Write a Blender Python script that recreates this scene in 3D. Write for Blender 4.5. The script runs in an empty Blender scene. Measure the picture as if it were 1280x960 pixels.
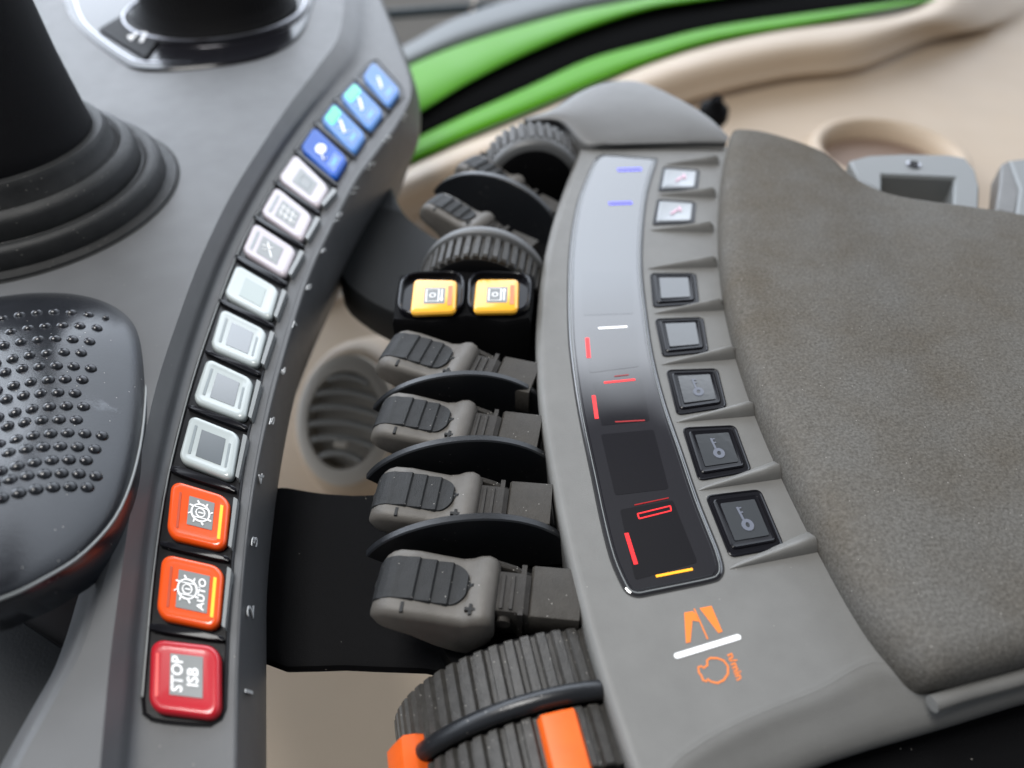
import bpy, bmesh, math, random
from mathutils import Vector, Matrix
random.seed(7)
sc = bpy.context.scene
C = sc.collection
R = math.radians
# ------------------------------------------------------------------ everything is laid out in centimetres and
# turned into metres at the very end
H = 20.0; F = 924.0; S2 = math.sqrt(0.5)
EYE = Vector((0, 0, H))
def ray(px, py):
    u = (px-640)/F; v = (480-py)/F
    return Vector((u, S2 + v*S2, -S2 + v*S2))
def P(px, py, z=0.0):
    d = ray(px, py)
    return EYE + d*((z-H)/d.z)
def PL(px, py, o, n):
    d = ray(px, py)
    return EYE + d*((o-EYE).dot(n)/d.dot(n))
def cat(pts, k, closed=False):
    """Catmull-Rom through the points, k steps per span"""
    pts = [Vector(p) for p in pts]; n = len(pts); out = []
    spans = n if closed else n-1
    for i in range(spans):
        if closed:
            a, b, c, d = pts[i-1], pts[i], pts[(i+1) % n], pts[(i+2) % n]
        else:
            b, c = pts[i], pts[i+1]
            a = pts[i-1] if i > 0 else b*2-c
            d = pts[i+2] if i+2 < n else c*2-b
        for j in range(k):
            t = j/k
            out.append(0.5*((2*b)+(c-a)*t+(2*a-5*b+4*c-d)*t*t+(3*b-a-3*c+d)*t**3))
    if not closed: out.append(pts[-1])
    return out
# ------------------------------------------------------------------ materials
def mat(name, col, rough=0.5, metal=0.0, bump=0.0, bscale=40, var=0.0, vscale=3, spec=0.5, coat=0.0,
        emit=None, es=0.0, ior=1.5, trans=0.0, specks=0.0, stretch=None, col2=None, coatr=0.05, macro=None):
    m = bpy.data.materials.new(name); m.use_nodes = True
    nt = m.node_tree; b = nt.nodes['Principled BSDF']
    b.inputs['Base Color'].default_value = (*col, 1); b.inputs['Roughness'].default_value = rough
    b.inputs['Metallic'].default_value = metal; b.inputs['IOR'].default_value = ior
    b.inputs['Specular IOR Level'].default_value = spec
    b.inputs['Coat Weight'].default_value = coat; b.inputs['Coat Roughness'].default_value = coatr
    b.inputs['Transmission Weight'].default_value = trans
    if emit: b.inputs['Emission Color'].default_value = (*emit, 1); b.inputs['Emission Strength'].default_value = es
    tc = nt.nodes.new('ShaderNodeTexCoord'); src = tc.outputs['Object']
    if stretch:
        mp = nt.nodes.new('ShaderNodeMapping'); mp.inputs['Scale'].default_value = stretch
        nt.links.new(src, mp.inputs['Vector']); src = mp.outputs['Vector']
    def noise(s, det=3, ro=0.55):
        n = nt.nodes.new('ShaderNodeTexNoise'); n.inputs['Scale'].default_value = s*100
        n.inputs['Detail'].default_value = det; n.inputs['Roughness'].default_value = ro
        nt.links.new(src, n.inputs['Vector']); return n.outputs['Fac']
    last = None
    if var or col2:
        r = nt.nodes.new('ShaderNodeValToRGB'); r.color_ramp.elements[0].position = 0.3; r.color_ramp.elements[1].position = 0.7
        c2 = col2 or tuple(c*(1+var) for c in col); c1 = col if col2 else tuple(c*(1-var) for c in col)
        r.color_ramp.elements[0].color = (*c1, 1); r.color_ramp.elements[1].color = (*c2, 1)
        nt.links.new(noise(vscale, 4), r.inputs['Fac']); last = r.outputs['Color']
        rr = nt.nodes.new('ShaderNodeMapRange'); rr.inputs['To Min'].default_value = max(0.02, rough*0.85); rr.inputs['To Max'].default_value = min(1, rough*1.15)
        nt.links.new(noise(vscale*2.3, 4), rr.inputs['Value']); nt.links.new(rr.outputs['Result'], b.inputs['Roughness'])
    if macro:       # broad soft staining over the fine grain
        m2 = nt.nodes.new('ShaderNodeMix'); m2.data_type = 'RGBA'; m2.blend_type = 'MULTIPLY'
        r2 = nt.nodes.new('ShaderNodeMapRange'); r2.inputs['From Min'].default_value = 0.38; r2.inputs['From Max'].default_value = 0.68
        nt.links.new(noise(0.22, 5, 0.6), r2.inputs['Value']); nt.links.new(r2.outputs['Result'], m2.inputs['Factor'])
        nt.links.new(last, m2.inputs['A']); m2.inputs['B'].default_value = (*macro, 1); last = m2.outputs['Result']
    if specks:      # pale dust grains
        v = nt.nodes.new('ShaderNodeTexVoronoi'); v.inputs['Scale'].default_value = 1000; nt.links.new(src, v.inputs['Vector'])
        lt = nt.nodes.new('ShaderNodeMath'); lt.operation = 'LESS_THAN'; lt.inputs[1].default_value = 0.17
        nt.links.new(v.outputs['Distance'], lt.inputs[0])
        gt = nt.nodes.new('ShaderNodeMath'); gt.operation = 'GREATER_THAN'; gt.inputs[1].default_value = 1-specks
        sp = nt.nodes.new('ShaderNodeSeparateColor'); nt.links.new(v.outputs['Color'], sp.inputs[0]); nt.links.new(sp.outputs[0], gt.inputs[0])
        mu = nt.nodes.new('ShaderNodeMath'); mu.operation = 'MULTIPLY'; nt.links.new(lt.outputs[0], mu.inputs[0]); nt.links.new(gt.outputs[0], mu.inputs[1])
        mx = nt.nodes.new('ShaderNodeMix'); mx.data_type = 'RGBA'
        nt.links.new(mu.outputs[0], mx.inputs['Factor'])
        if last: nt.links.new(last, mx.inputs['A'])
        else: mx.inputs['A'].default_value = (*col, 1)
        mx.inputs['B'].default_value = (0.30, 0.285, 0.26, 1); last = mx.outputs['Result']
    if last: nt.links.new(last, b.inputs['Base Color'])
    if bump:
        bp = nt.nodes.new('ShaderNodeBump'); bp.inputs['Strength'].default_value = bump; bp.inputs['Distance'].default_value = 0.0004
        nt.links.new(noise(bscale, 4, 0.6), bp.inputs['Height']); nt.links.new(bp.outputs['Normal'], b.inputs['Normal'])
    return m
M = {}
M['grey'] = mat('grey_plastic', (0.150, 0.148, 0.141), 0.45, spec=0.35, bump=0.28, bscale=22, var=0.06, vscale=0.9, specks=0.006)
M['slate'] = mat('slate_plastic', (0.090, 0.092, 0.095), 0.45, spec=0.32, bump=0.28, bscale=20, var=0.07, vscale=0.5, specks=0.010)
M['cap'] = mat('pale_grey_plastic', (0.135, 0.135, 0.134), 0.42, spec=0.35, bump=0.15, bscale=20, var=0.05, vscale=0.8)
M['black'] = mat('black_plastic', (0.004, 0.004, 0.0045), 0.65, spec=0.06, bump=0.4, bscale=18, specks=0.006)
M['gloss'] = mat('black_gloss', (0.007, 0.007, 0.009), 0.16, spec=0.2, specks=0.004)
M['tray'] = mat('tray_gloss', (0.010, 0.010, 0.011), 0.3, spec=0.2, bump=0.1, bscale=8)
M['disc'] = mat('disc_satin', (0.011, 0.012, 0.014), 0.30, bump=0.15, bscale=15, specks=0.05)
M['rubber'] = mat('boot_rubber', (0.016, 0.0165, 0.017), 0.5, spec=0.3, bump=0.5, bscale=22, var=0.25, vscale=1.2, specks=0.05)
M['shaft'] = mat('shaft_plastic', (0.005, 0.005, 0.006), 0.6, spec=0.15, bump=0.7, bscale=26)
M['lever'] = mat('lever_shell_plastic', (0.095, 0.087, 0.077), 0.46, spec=0.4, bump=0.35, bscale=24, var=0.12, vscale=1.6, specks=0.02)
M['grip'] = mat('lever_grip_rubber', (0.012, 0.0125, 0.013), 0.55, spec=0.3, bump=0.6, bscale=20, var=0.2, vscale=2.5, specks=0.12)
M['stem'] = mat('stem_plastic', (0.03, 0.027, 0.024), 0.6, spec=0.3, bump=0.5, bscale=16, var=0.25, vscale=2, specks=0.15)
M['slide'] = mat('slide_plastic', (0.038, 0.034, 0.029), 0.6, spec=0.3, bump=0.5, bscale=16, var=0.15, vscale=2, specks=0.06)
M['wheel'] = mat('wheel_rubber', (0.038, 0.036, 0.033), 0.5, bump=0.7, bscale=14, var=0.25, vscale=3, specks=0.12)
M['wheelflange'] = mat('wheel_flange', (0.075, 0.076, 0.076), 0.4, bump=0.3, bscale=20)
M['orange'] = mat('orange_marker', (0.80, 0.12, 0.012), 0.4, var=0.06, vscale=2)
M['orangecap'] = mat('orange_button', (0.72, 0.075, 0.005), 0.22, coat=0.25)
M['orangeslot'] = mat('orange_slot', (0.42, 0.045, 0.006), 0.35)
M['redcap'] = mat('red_button', (0.42, 0.008, 0.018), 0.22, coat=0.3)
M['redslot'] = mat('red_edge', (0.75, 0.09, 0.08), 0.3)
M['whitecap'] = mat('clear_white_button', (0.38, 0.42, 0.42), 0.15, coat=0.2)
M['pinkcap'] = mat('pinkish_white_button', (0.40, 0.36, 0.39), 0.2, coat=0.2)
M['whiteslot'] = mat('white_button_slot', (0.20, 0.23, 0.24), 0.3)
M['pane'] = mat('grey_label_pane', (0.10, 0.115, 0.125), 0.12, ior=1.7, coat=0.5)
M['palepane'] = mat('pale_label_pane', (0.30, 0.35, 0.34), 0.2)
M['label'] = mat('label_grey', (0.19, 0.20, 0.20), 0.3)
M['white'] = mat('white_print', (0.85, 0.85, 0.85), 0.4)
M['number'] = mat('faint_number_print', (0.55, 0.56, 0.56), 0.5)
M['bluecap'] = mat('blue_button', (0.006, 0.075, 0.38), 0.25, spec=0.15)
M['skycap'] = mat('light_blue_button', (0.05, 0.17, 0.45), 0.25, spec=0.2)
M['bluelamp'] = mat('blue_lamp', (0.01, 0.05, 0.5), 0.3, emit=(0.01, 0.10, 0.85), es=1.0)
M['cyanlamp'] = mat('bright_blue_dash', (0.02, 0.2, 0.8), 0.3, emit=(0.03, 0.35, 1.0), es=0.9)
M['greenlamp'] = mat('green_lamp', (0.02, 0.5, 0.15), 0.3, emit=(0.01, 0.62, 0.14), es=0.8)
M['amberlamp'] = mat('amber_lamp', (0.9, 0.35, 0.02), 0.3, emit=(1.0, 0.42, 0.02), es=0.75)
M['redlamp'] = mat('red_display_segment', (0.5, 0.02, 0.02), 0.3, emit=(1.0, 0.02, 0.03), es=0.95)
M['dimred'] = mat('dim_red_segment', (0.15, 0.005, 0.005), 0.3, emit=(0.5, 0.004, 0.01), es=0.5)
M['whitelamp'] = mat('white_display_segment', (0.8, 0.8, 0.8), 0.3, emit=(1, 1, 1), es=0.7)
M['bluebar'] = mat('blue_display_segment', (0.05, 0.05, 0.5), 0.3, emit=(0.07, 0.06, 0.85), es=0.95)
M['display'] = mat('display_cover_glass', (0.012, 0.012, 0.015), 0.05, ior=2.0, spec=0.62, specks=0.004)
M['window'] = mat('display_window', (0.003, 0.003, 0.005), 0.05, ior=2.0, spec=0.62)
M['keycap'] = mat('smoked_key_cap', (0.045, 0.049, 0.053), 0.10, ior=1.75, spec=0.6, bump=0.06, bscale=4)
M['keypale'] = mat('pale_key_cap', (0.30, 0.32, 0.345), 0.15, ior=1.5)
M['keyicon'] = mat('key_icon_print', (0.12, 0.13, 0.16), 0.3)
M['pinkicon'] = mat('pink_icon_print', (0.75, 0.42, 0.55), 0.3)
M['yellow'] = mat('yellow_button', (0.85, 0.42, 0.03), 0.22, coat=0.4)
M['yellowslot'] = mat('yellow_button_amber_bar', (0.85, 0.17, 0.05), 0.3)
M['fabric'] = mat('suede_fabric', (0.080, 0.076, 0.069), 0.95, bump=1.0, bscale=8, spec=0.08, specks=0.035, col2=(0.138, 0.132, 0.122), vscale=10, macro=(0.82, 0.76, 0.68))
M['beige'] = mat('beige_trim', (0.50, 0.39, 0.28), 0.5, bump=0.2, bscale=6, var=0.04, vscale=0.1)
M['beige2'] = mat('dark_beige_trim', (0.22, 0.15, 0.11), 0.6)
M['green'] = mat('green_paint', (0.085, 0.32, 0.004), 0.5, spec=0.12, var=0.05, vscale=0.05)
M['seal'] = mat('black_seal', (0.003, 0.003, 0.003), 0.9, spec=0.02)
M['pillar'] = mat('grey_pillar', (0.11, 0.12, 0.12), 0.5, spec=0.3)
M['bracket'] = mat('grey_bracket', (0.14, 0.147, 0.147), 0.38, bump=0.1, bscale=10)
M['orangeprint'] = mat('orange_print', (0.78, 0.19, 0.02), 0.5)
M['chrome'] = mat('chrome_ring', (0.30, 0.30, 0.32), 0.2, metal=1.0)
M['ventring'] = mat('vent_ring_plastic', (0.52, 0.47, 0.40), 0.45)
M['slat'] = mat('vent_slat', (0.30, 0.29, 0.265), 0.45)
M['dark'] = mat('dark_grey_panel', (0.011, 0.012, 0.013), 0.55, spec=0.2, bump=0.3, bscale=12)
M['maroon'] = mat('dark_maroon_panel', (0.016, 0.008, 0.008), 0.5)
M['ball'] = mat('dimpled_grip_plastic', (0.012, 0.0135, 0.017), 0.24, bump=0.15, bscale=14, var=0.2, vscale=0.6, specks=0.02)
M['ground'] = mat('outside_ground', (0.11, 0.095, 0.075), 0.9, var=0.3, vscale=0.01)
M['teal'] = mat('teal_rail', (0.05, 0.07, 0.08), 0.5)
M['seam'] = mat('seam_black', (0.004, 0.004, 0.004), 0.7)
M['scuff'] = mat('dust_smear', (0.30, 0.31, 0.33), 0.6)
# ------------------------------------------------------------------ building helpers
def wloc(o):
    v = Vector((0, 0, 0))
    while o is not None: v += o.location; o = o.parent
    return v
def obj(name, bm, m, parent=None, label=None, angle=35, local=False):
    bmesh.ops.recalc_face_normals(bm, faces=bm.faces[:])
    me = bpy.data.meshes.new(name)
    if parent is not None and not local:
        bmesh.ops.translate(bm, verts=bm.verts[:], vec=-wloc(parent))
    bm.to_mesh(me); bm.free()
    for p in me.polygons: p.use_smooth = True
    me.set_sharp_from_angle(angle=R(angle))
    me.materials.append(M[m])
    o = bpy.data.objects.new(name, me); C.objects.link(o)
    if parent is not None: o.parent = parent
    if label: o['label'] = label
    return o
def tag(o, label, category, group=None):
    o['label'] = label; o['category'] = category
    if group: o['group'] = group
    return o
def thing(name, loc, label, category, group=None):
    o = bpy.data.objects.new(name, None); C.objects.link(o); o.location = Vector(loc); o.empty_display_size = 0.01
    return tag(o, label, category, group)
def struct(o): o['kind'] = 'structure'; return o
def inset(pts, d):
    n = len(pts); out = []
    area = sum(pts[i].x*pts[(i+1) % n].y-pts[(i+1) % n].x*pts[i].y for i in range(n))
    s = 1 if area > 0 else -1
    for i in range(n):
        e1 = (pts[i]-pts[i-1]); e2 = (pts[(i+1) % n]-pts[i])
        n1 = Vector((-e1.y, e1.x, 0)); n2 = Vector((-e2.y, e2.x, 0))
        if n1.length < 1e-9: n1 = n2
        if n2.length < 1e-9: n2 = n1
        n1.normalize(); n2.normalize(); b = n1+n2
        if b.length < 1e-6: b = n1.copy()
        b.normalize(); k = max(0.45, b.dot(n1))
        out.append(pts[i]+b*(s*d/k))
    if abs(d) > 0.35:
        for _ in range(int(d*30)):
            out = [(out[i-1]+out[i]*2+out[(i+1) % n])/4 for i in range(n)]
    return out
def rings(bm, rs, cap0=True, cap1=True, closed=True):
    vs = [[bm.verts.new(p) for p in r] for r in rs]
    n = len(rs[0])
    for a, b in zip(vs, vs[1:]):
        for i in range(n if closed else n-1):
            j = (i+1) % n
            try: bm.faces.new((a[i], a[j], b[j], b[i]))
            except ValueError: pass
    for do, r in ((cap0, vs[0]), (cap1, vs[-1])):
        if do:
            f = bm.faces.new(r); f.normal_update(); bmesh.ops.triangulate(bm, faces=[f], ngon_method='EAR_CLIP')
    return vs
def capbm(outline, layers, bm=None):
    """outline: xyz points; layers: (inset, dz) from the bottom ring to the top ring, dz relative to each point"""
    bm = bm or bmesh.new()
    rings(bm, [[p+Vector((0, 0, dz)) for p in inset(outline, d)] if d else [p+Vector((0, 0, dz)) for p in outline] for d, dz in layers])
    return bm
def rquad(c, r, k=5):
    """rounded outline through four corners, r in cm"""
    out = []
    for i in range(4):
        p = c[i]; a = c[i-1]; b = c[(i+1) % 4]
        rr = min(r, (a-p).length*0.45, (b-p).length*0.45)
        s = p+(a-p).normalized()*rr; e = p+(b-p).normalized()*rr
        for j in range(k+1):
            t = j/k; out.append(s*(1-t)**2+p*2*t*(1-t)+e*t*t)
    return out
def bil(c, u, v):        # c = TL, TR, BR, BL ; u right, v down
    return (c[0]*(1-u)+c[1]*u)*(1-v)+(c[3]*(1-u)+c[2]*u)*v
def sub(c, u0, v0, u1, v1, dz=0.0):
    return [bil(c, a, b)+Vector((0, 0, dz)) for a, b in ((u0, v0), (u1, v0), (u1, v1), (u0, v1))]
def ruv(c, du, ru, k=6, dz=0.0):
    """rounded square ring in the quad's own u,v space, drawn in by du"""
    out = []; lo, hi = du, 1-du; ru = max(0.02, ru)
    for cu_, cv_, a0 in ((lo+ru, lo+ru, 180), (hi-ru, lo+ru, 270), (hi-ru, hi-ru, 0), (lo+ru, hi-ru, 90)):
        for j in range(k+1):
            t = R(a0+90*j/k); out.append(bil(c, cu_+ru*math.cos(t), cv_+ru*math.sin(t))+Vector((0, 0, dz)))
    return out
def capuv(c, ru, layers, bm=None):
    bm = bm or bmesh.new(); rings(bm, [ruv(c, d, ru-d*0.7, 6, dz) for d, dz in layers]); return bm
def strokebm(pts, w, z, t=0.02, bm=None, closed=False):
    """a flat raised stroke through the points (constant z)"""
    bm = bm or bmesh.new(); n = len(pts); L = []; Rr = []
    for i, p in enumerate(pts):
        a = pts[i-1] if (i > 0 or closed) else p; b = pts[(i+1) % n] if (i < n-1 or closed) else p
        d = (b-a); d.z = 0; d.normalize(); q = Vector((-d.y, d.x, 0))*w/2
        L.append(p+q); Rr.append(p-q)
    for i in range(n if closed else n-1):
        j = (i+1) % n
        box8(bm, [L[i], L[j], Rr[j], Rr[i]], z-t, z)
    return bm
def box8(bm, q, z0, z1):
    a = [bm.verts.new((p.x, p.y, z0)) for p in q]; b = [bm.verts.new((p.x, p.y, z1)) for p in q]
    bm.faces.new(a[::-1]); bm.faces.new(b)
    for i in range(4):
        j = (i+1) % 4; bm.faces.new((a[i], a[j], b[j], b[i]))
def grid(rows, k=4, kc=4, smooth_cols=True):
    """rows of control points -> smooth sheet"""
    rr = [cat(r, kc) if smooth_cols else [Vector(p) for p in r] for r in rows]
    n = len(rr[0]); cols = [cat([r[i] for r in rr], k) for i in range(n)]
    bm = bmesh.new()
    vs = [[bm.verts.new(cols[i][j]) for i in range(n)] for j in range(len(cols[0]))]
    for j in range(len(vs)-1):
        for i in range(n-1): bm.faces.new((vs[j][i], vs[j][i+1], vs[j+1][i+1], vs[j+1][i]))
    return bm
def frame(axis, hint=Vector((0, 0, 1))):
    a = axis.normalized(); x = hint.cross(a)
    if x.length < 1e-4: x = Vector((1, 0, 0)).cross(a)
    x.normalize(); return x, a.cross(x), a
def lathebm(o, axis, prof, n=64, bm=None, cap=True, rib=None, hint=Vector((0, 0, 1))):
    """prof: (radius, height along axis); rib = (count, depth, set of profile rows)"""
    bm = bm or bmesh.new(); x, y, a = frame(axis, hint); rs = []
    for row, (r, h) in enumerate(prof):
        ring = []
        for i in range(n):
            t = 2*math.pi*i/n; rr = r
            if rib and row in rib[2]:
                ph = (i*rib[0]/n) % 1.0
                rr = r-rib[1]*(1 if ph > 0.62 else 0)
            ring.append(o+x*(rr*math.cos(t))+y*(rr*math.sin(t))+a*h)
        rs.append(ring)
    rings(bm, rs, cap, cap); return bm
def tubebm(path, r, n=12, bm=None, flat=1.0):
    bm = bm or bmesh.new(); rs = []; up = Vector((0, 0, 1))
    for i, p in enumerate(path):
        d = (path[min(i+1, len(path)-1)]-path[max(i-1, 0)]).normalized()
        x = up.cross(d).normalized(); y = d.cross(x)
        rs.append([p+x*(r*math.cos(2*math.pi*j/n))+y*(r*flat*math.sin(2*math.pi*j/n)) for j in range(n)])
    rings(bm, rs); return bm
def textbm(s, fn, size=1.0, align='CENTER', bold=0.0):
    """built-in font glyphs; every vertex goes through fn(x, y, thickness 0..1)"""
    cu = bpy.data.curves.new('glyphs', 'FONT'); cu.body = s; cu.size = size; cu.align_x = align; cu.align_y = 'CENTER'
    cu.extrude = 0.5; cu.offset = bold; cu.resolution_u = 3
    to = bpy.data.objects.new('glyphs', cu); C.objects.link(to)
    bpy.context.view_layer.update()
    me = bpy.data.meshes.new_from_object(to.evaluated_get(bpy.context.evaluated_depsgraph_get()))
    bpy.data.objects.remove(to); bpy.data.curves.remove(cu)
    bm = bmesh.new(); bm.from_mesh(me); bpy.data.meshes.remove(me)
    for v in bm.verts: v.co = fn(v.co.x, v.co.y, v.co.z+0.5)
    return bm
def pxtext(s, org, ux, uy, z, th=0.015, bold=0.0):
    return textbm(s, lambda x, y, h: P(org[0]+ux[0]*x+uy[0]*y, org[1]+ux[1]*x+uy[1]*y, z)+Vector((0, 0, (h-1)*th)), bold=bold)
def merge(dst, src):
    me = bpy.data.meshes.new('tmp'); src.to_mesh(me); src.free(); dst.from_mesh(me); bpy.data.meshes.remove(me); return dst

# ================================================================== LEFT CONSOLE
console = thing('control_console', P(120, 500, -6), 'grey control console on the left, with a curved strip of fourteen coloured push buttons', 'control console')
ZP = 1.25      # plateau height
A = [(118,1040),(128,925),(138,820),(150,730),(163,640),(178,560),(196,480),(222,400),(252,320),(288,245),(325,185),(362,130),(400,80),(425,40),(430,-20),(425,-80)]
B = [(168,1030),(176,915),(183,815),(191,725),(203,630),(218,555),(238,480),(262,400),(292,322),(325,257),(360,197),(395,150),(430,110),(458,72),(462,10),(450,-60)]
Cc = [(282,1030),(281,915),(284,815),(290,725),(299,635),(311,560),(327,480),(348,400),(372,325),(399,268),(428,212),(456,174),(482,142),(506,110),(490,50),(462,-30)]
D = [(300,1030),(301,915),(303,815),(308,725),(317,640),(330,562),(348,485),(370,408),(394,338),(421,281),(450,226),(478,188),(503,152),(516,112),(498,55),(466,-25)]
E = [(333,1030),(333,915),(333,830),(334,735),(342,645),(354,562),(372,478),(397,403),(426,333),(457,272),(487,224),(509,193),(524,168),(524,128),(507,72),(472,-10)]
rows = []
for a, b, c, d, e in zip(A, B, Cc, D, E):
    pa = P(*a, ZP); pb = P(*b, 0.02); pe = P(*e, -2.7)
    rows.append([pa, P(a[0]*.5+b[0]*.5, a[1]*.5+b[1]*.5, ZP*.5), pb, P(*c, 0.0), P(c[0]*.4+d[0]*.6, c[1]*.4+d[1]*.6, -0.02), P(*d, -0.3), pe, Vector((pe.x-0.6, pe.y-0.5, -4.2)), Vector((pe.x-1.6, pe.y-1.0, -6.5))])
bm = grid([list(r) for r in zip(*rows)], k=5, kc=4)
obj('side_skirt', bm, 'slate', console, angle=60)
# plateau (flat top left of the strip), with a rounded edge towards the recess at the lower left
Ap = cat([P(*a, ZP) for a in A], 4)
G = [(-20,1060),(22,960),(70,872),(101,815),(126,740),(147,650),(120,590),(-100,480),(-260,300),(-260,-80)]
Gp = cat([P(*g, ZP) for g in G], 4)
out = Ap[::-1]+Gp
bm = capbm(out, [(0, -1.5), (0, 0)])
obj('top_panel', bm, 'slate', console, angle=40)
# recess wall running down from the rim
gr = [[P(*g, ZP) for g in G[:7]], [P(g[0]-14, g[1]+4, ZP-0.25) for g in G[:7]], [P(g[0]-30, g[1]+14, ZP-1.6) for g in G[:7]], [P(g[0]-34, g[1]+30, ZP-3) for g in G[:7]]]
obj('recess_wall', grid(gr, 4, 4), 'slate', console, angle=60)
obj('recess_floor', capbm([P(-60,640,-1.4), P(150,640,-1.4), P(118,760,-1.4), P(90,835,-1.4), P(-60,738,-1.4)], [(0, -1), (0, 0)]), 'maroon', console)
obj('lower_panel', capbm([P(-60,728,-1.0), P(0,757,-1.0), P(98,822,-1.0), P(66,885,-1.0), P(10,985,-1.0), P(-60,1000,-1.0)], [(0, -1), (0, -0.06), (0.06, 0)]), 'dark', console)
# soft reddish-dark scuffed patch beside the dimpled grip
# button tray
TL_ = [(178,893),(176,870),(182,800),(190,715),(203,622),(219,548),(240,470),(264,398),(294,318),(320,266),(345,223),(369,185),(394,151),(419,121),(445,95),(462,77),(472,74)]
TR_ = [(503,108),(506,120),(484,145),(463,170),(440,197),(416,231),(399,268),(378,312),(361,352),(342,411),(326,482),(311,542),(301,616),(292,700),(286,800),(283,885),(277,899),(262,908),(238,907),(205,904),(188,901)]
tray_px = TL_+TR_
tray = [P(*p, 0.06) for p in tray_px]
obj('button_tray', capbm(tray, [(0, -0.3), (0, 0), (0.05, 0.03), (0.10, -0.03)]), 'tray', console)
line = [P(p[0]+2, p[1]+1, 0.12) for p in TL_[1:-1]]
obj('tray_trim', strokebm(cat(line, 3), 0.045, 0.14, 0.05), 'label', console)

BT = [  # TL TR BR BL , kind
 ((187,796),(275,806),(275,899),(184,888),'red'),
 ((201,689),(280,707),(273,787),(193,771),'auto'),
 ((213,597),(288,620),(281,687),(206,670),'brake'),
 ((237,516),(300,541),(290,600),(221,574),'white'),
 ((258,445),(317,473),(306,525),(239,500),'white'),
 ((276,383),(334,412),(322,458),(261,433),'white'),
 ((295,328),(349,360),(338,399),(278,368),'palewhite'),
 ((317,276),(371,311),(356,346),(301,313),'iconA'),
 ((344,231),(391,269),(377,301),(324,265),'iconB'),
 ((368,190),(412,234),(397,259),(346,222),'iconC'),
 ((392,156),(435,197),(419,224),(374,184),'blue'),
 ((417,126),(458,168),(442,192),(400,149),'bluegreen'),
 ((443,100),(480,139),(462,164),(424,120),'bluegreen'),
 ((466,75),(501,112),(485,134),(452,95),'sky')]
LB = {'white': 'blank white framed button with a grey pane', 'palewhite': 'blank pale button', 'iconA': 'pinkish white button with an arrow-like symbol', 'iconB': 'pinkish white button with a grid symbol', 'iconC': 'pinkish white button with a rectangle symbol', 'blue': 'dark blue button with a white symbol', 'bluegreen': 'light blue button with a green light', 'sky': 'light blue button at the far end of the strip', 'red': 'red button lettered STOP ISB at the near end of the strip', 'auto': 'orange button with gear symbol and the word AUTO', 'brake': 'orange button with gear symbol only'}
def circ(c, u, v, r, n=20, a0=0, a1=360, squash=1.0):
    out = []
    for i in range(n+1):
        t = R(a0+(a1-a0)*i/n)
        out.append(bil(c, u+r*math.cos(t), v-r*squash*math.sin(t)))
    return out
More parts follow.
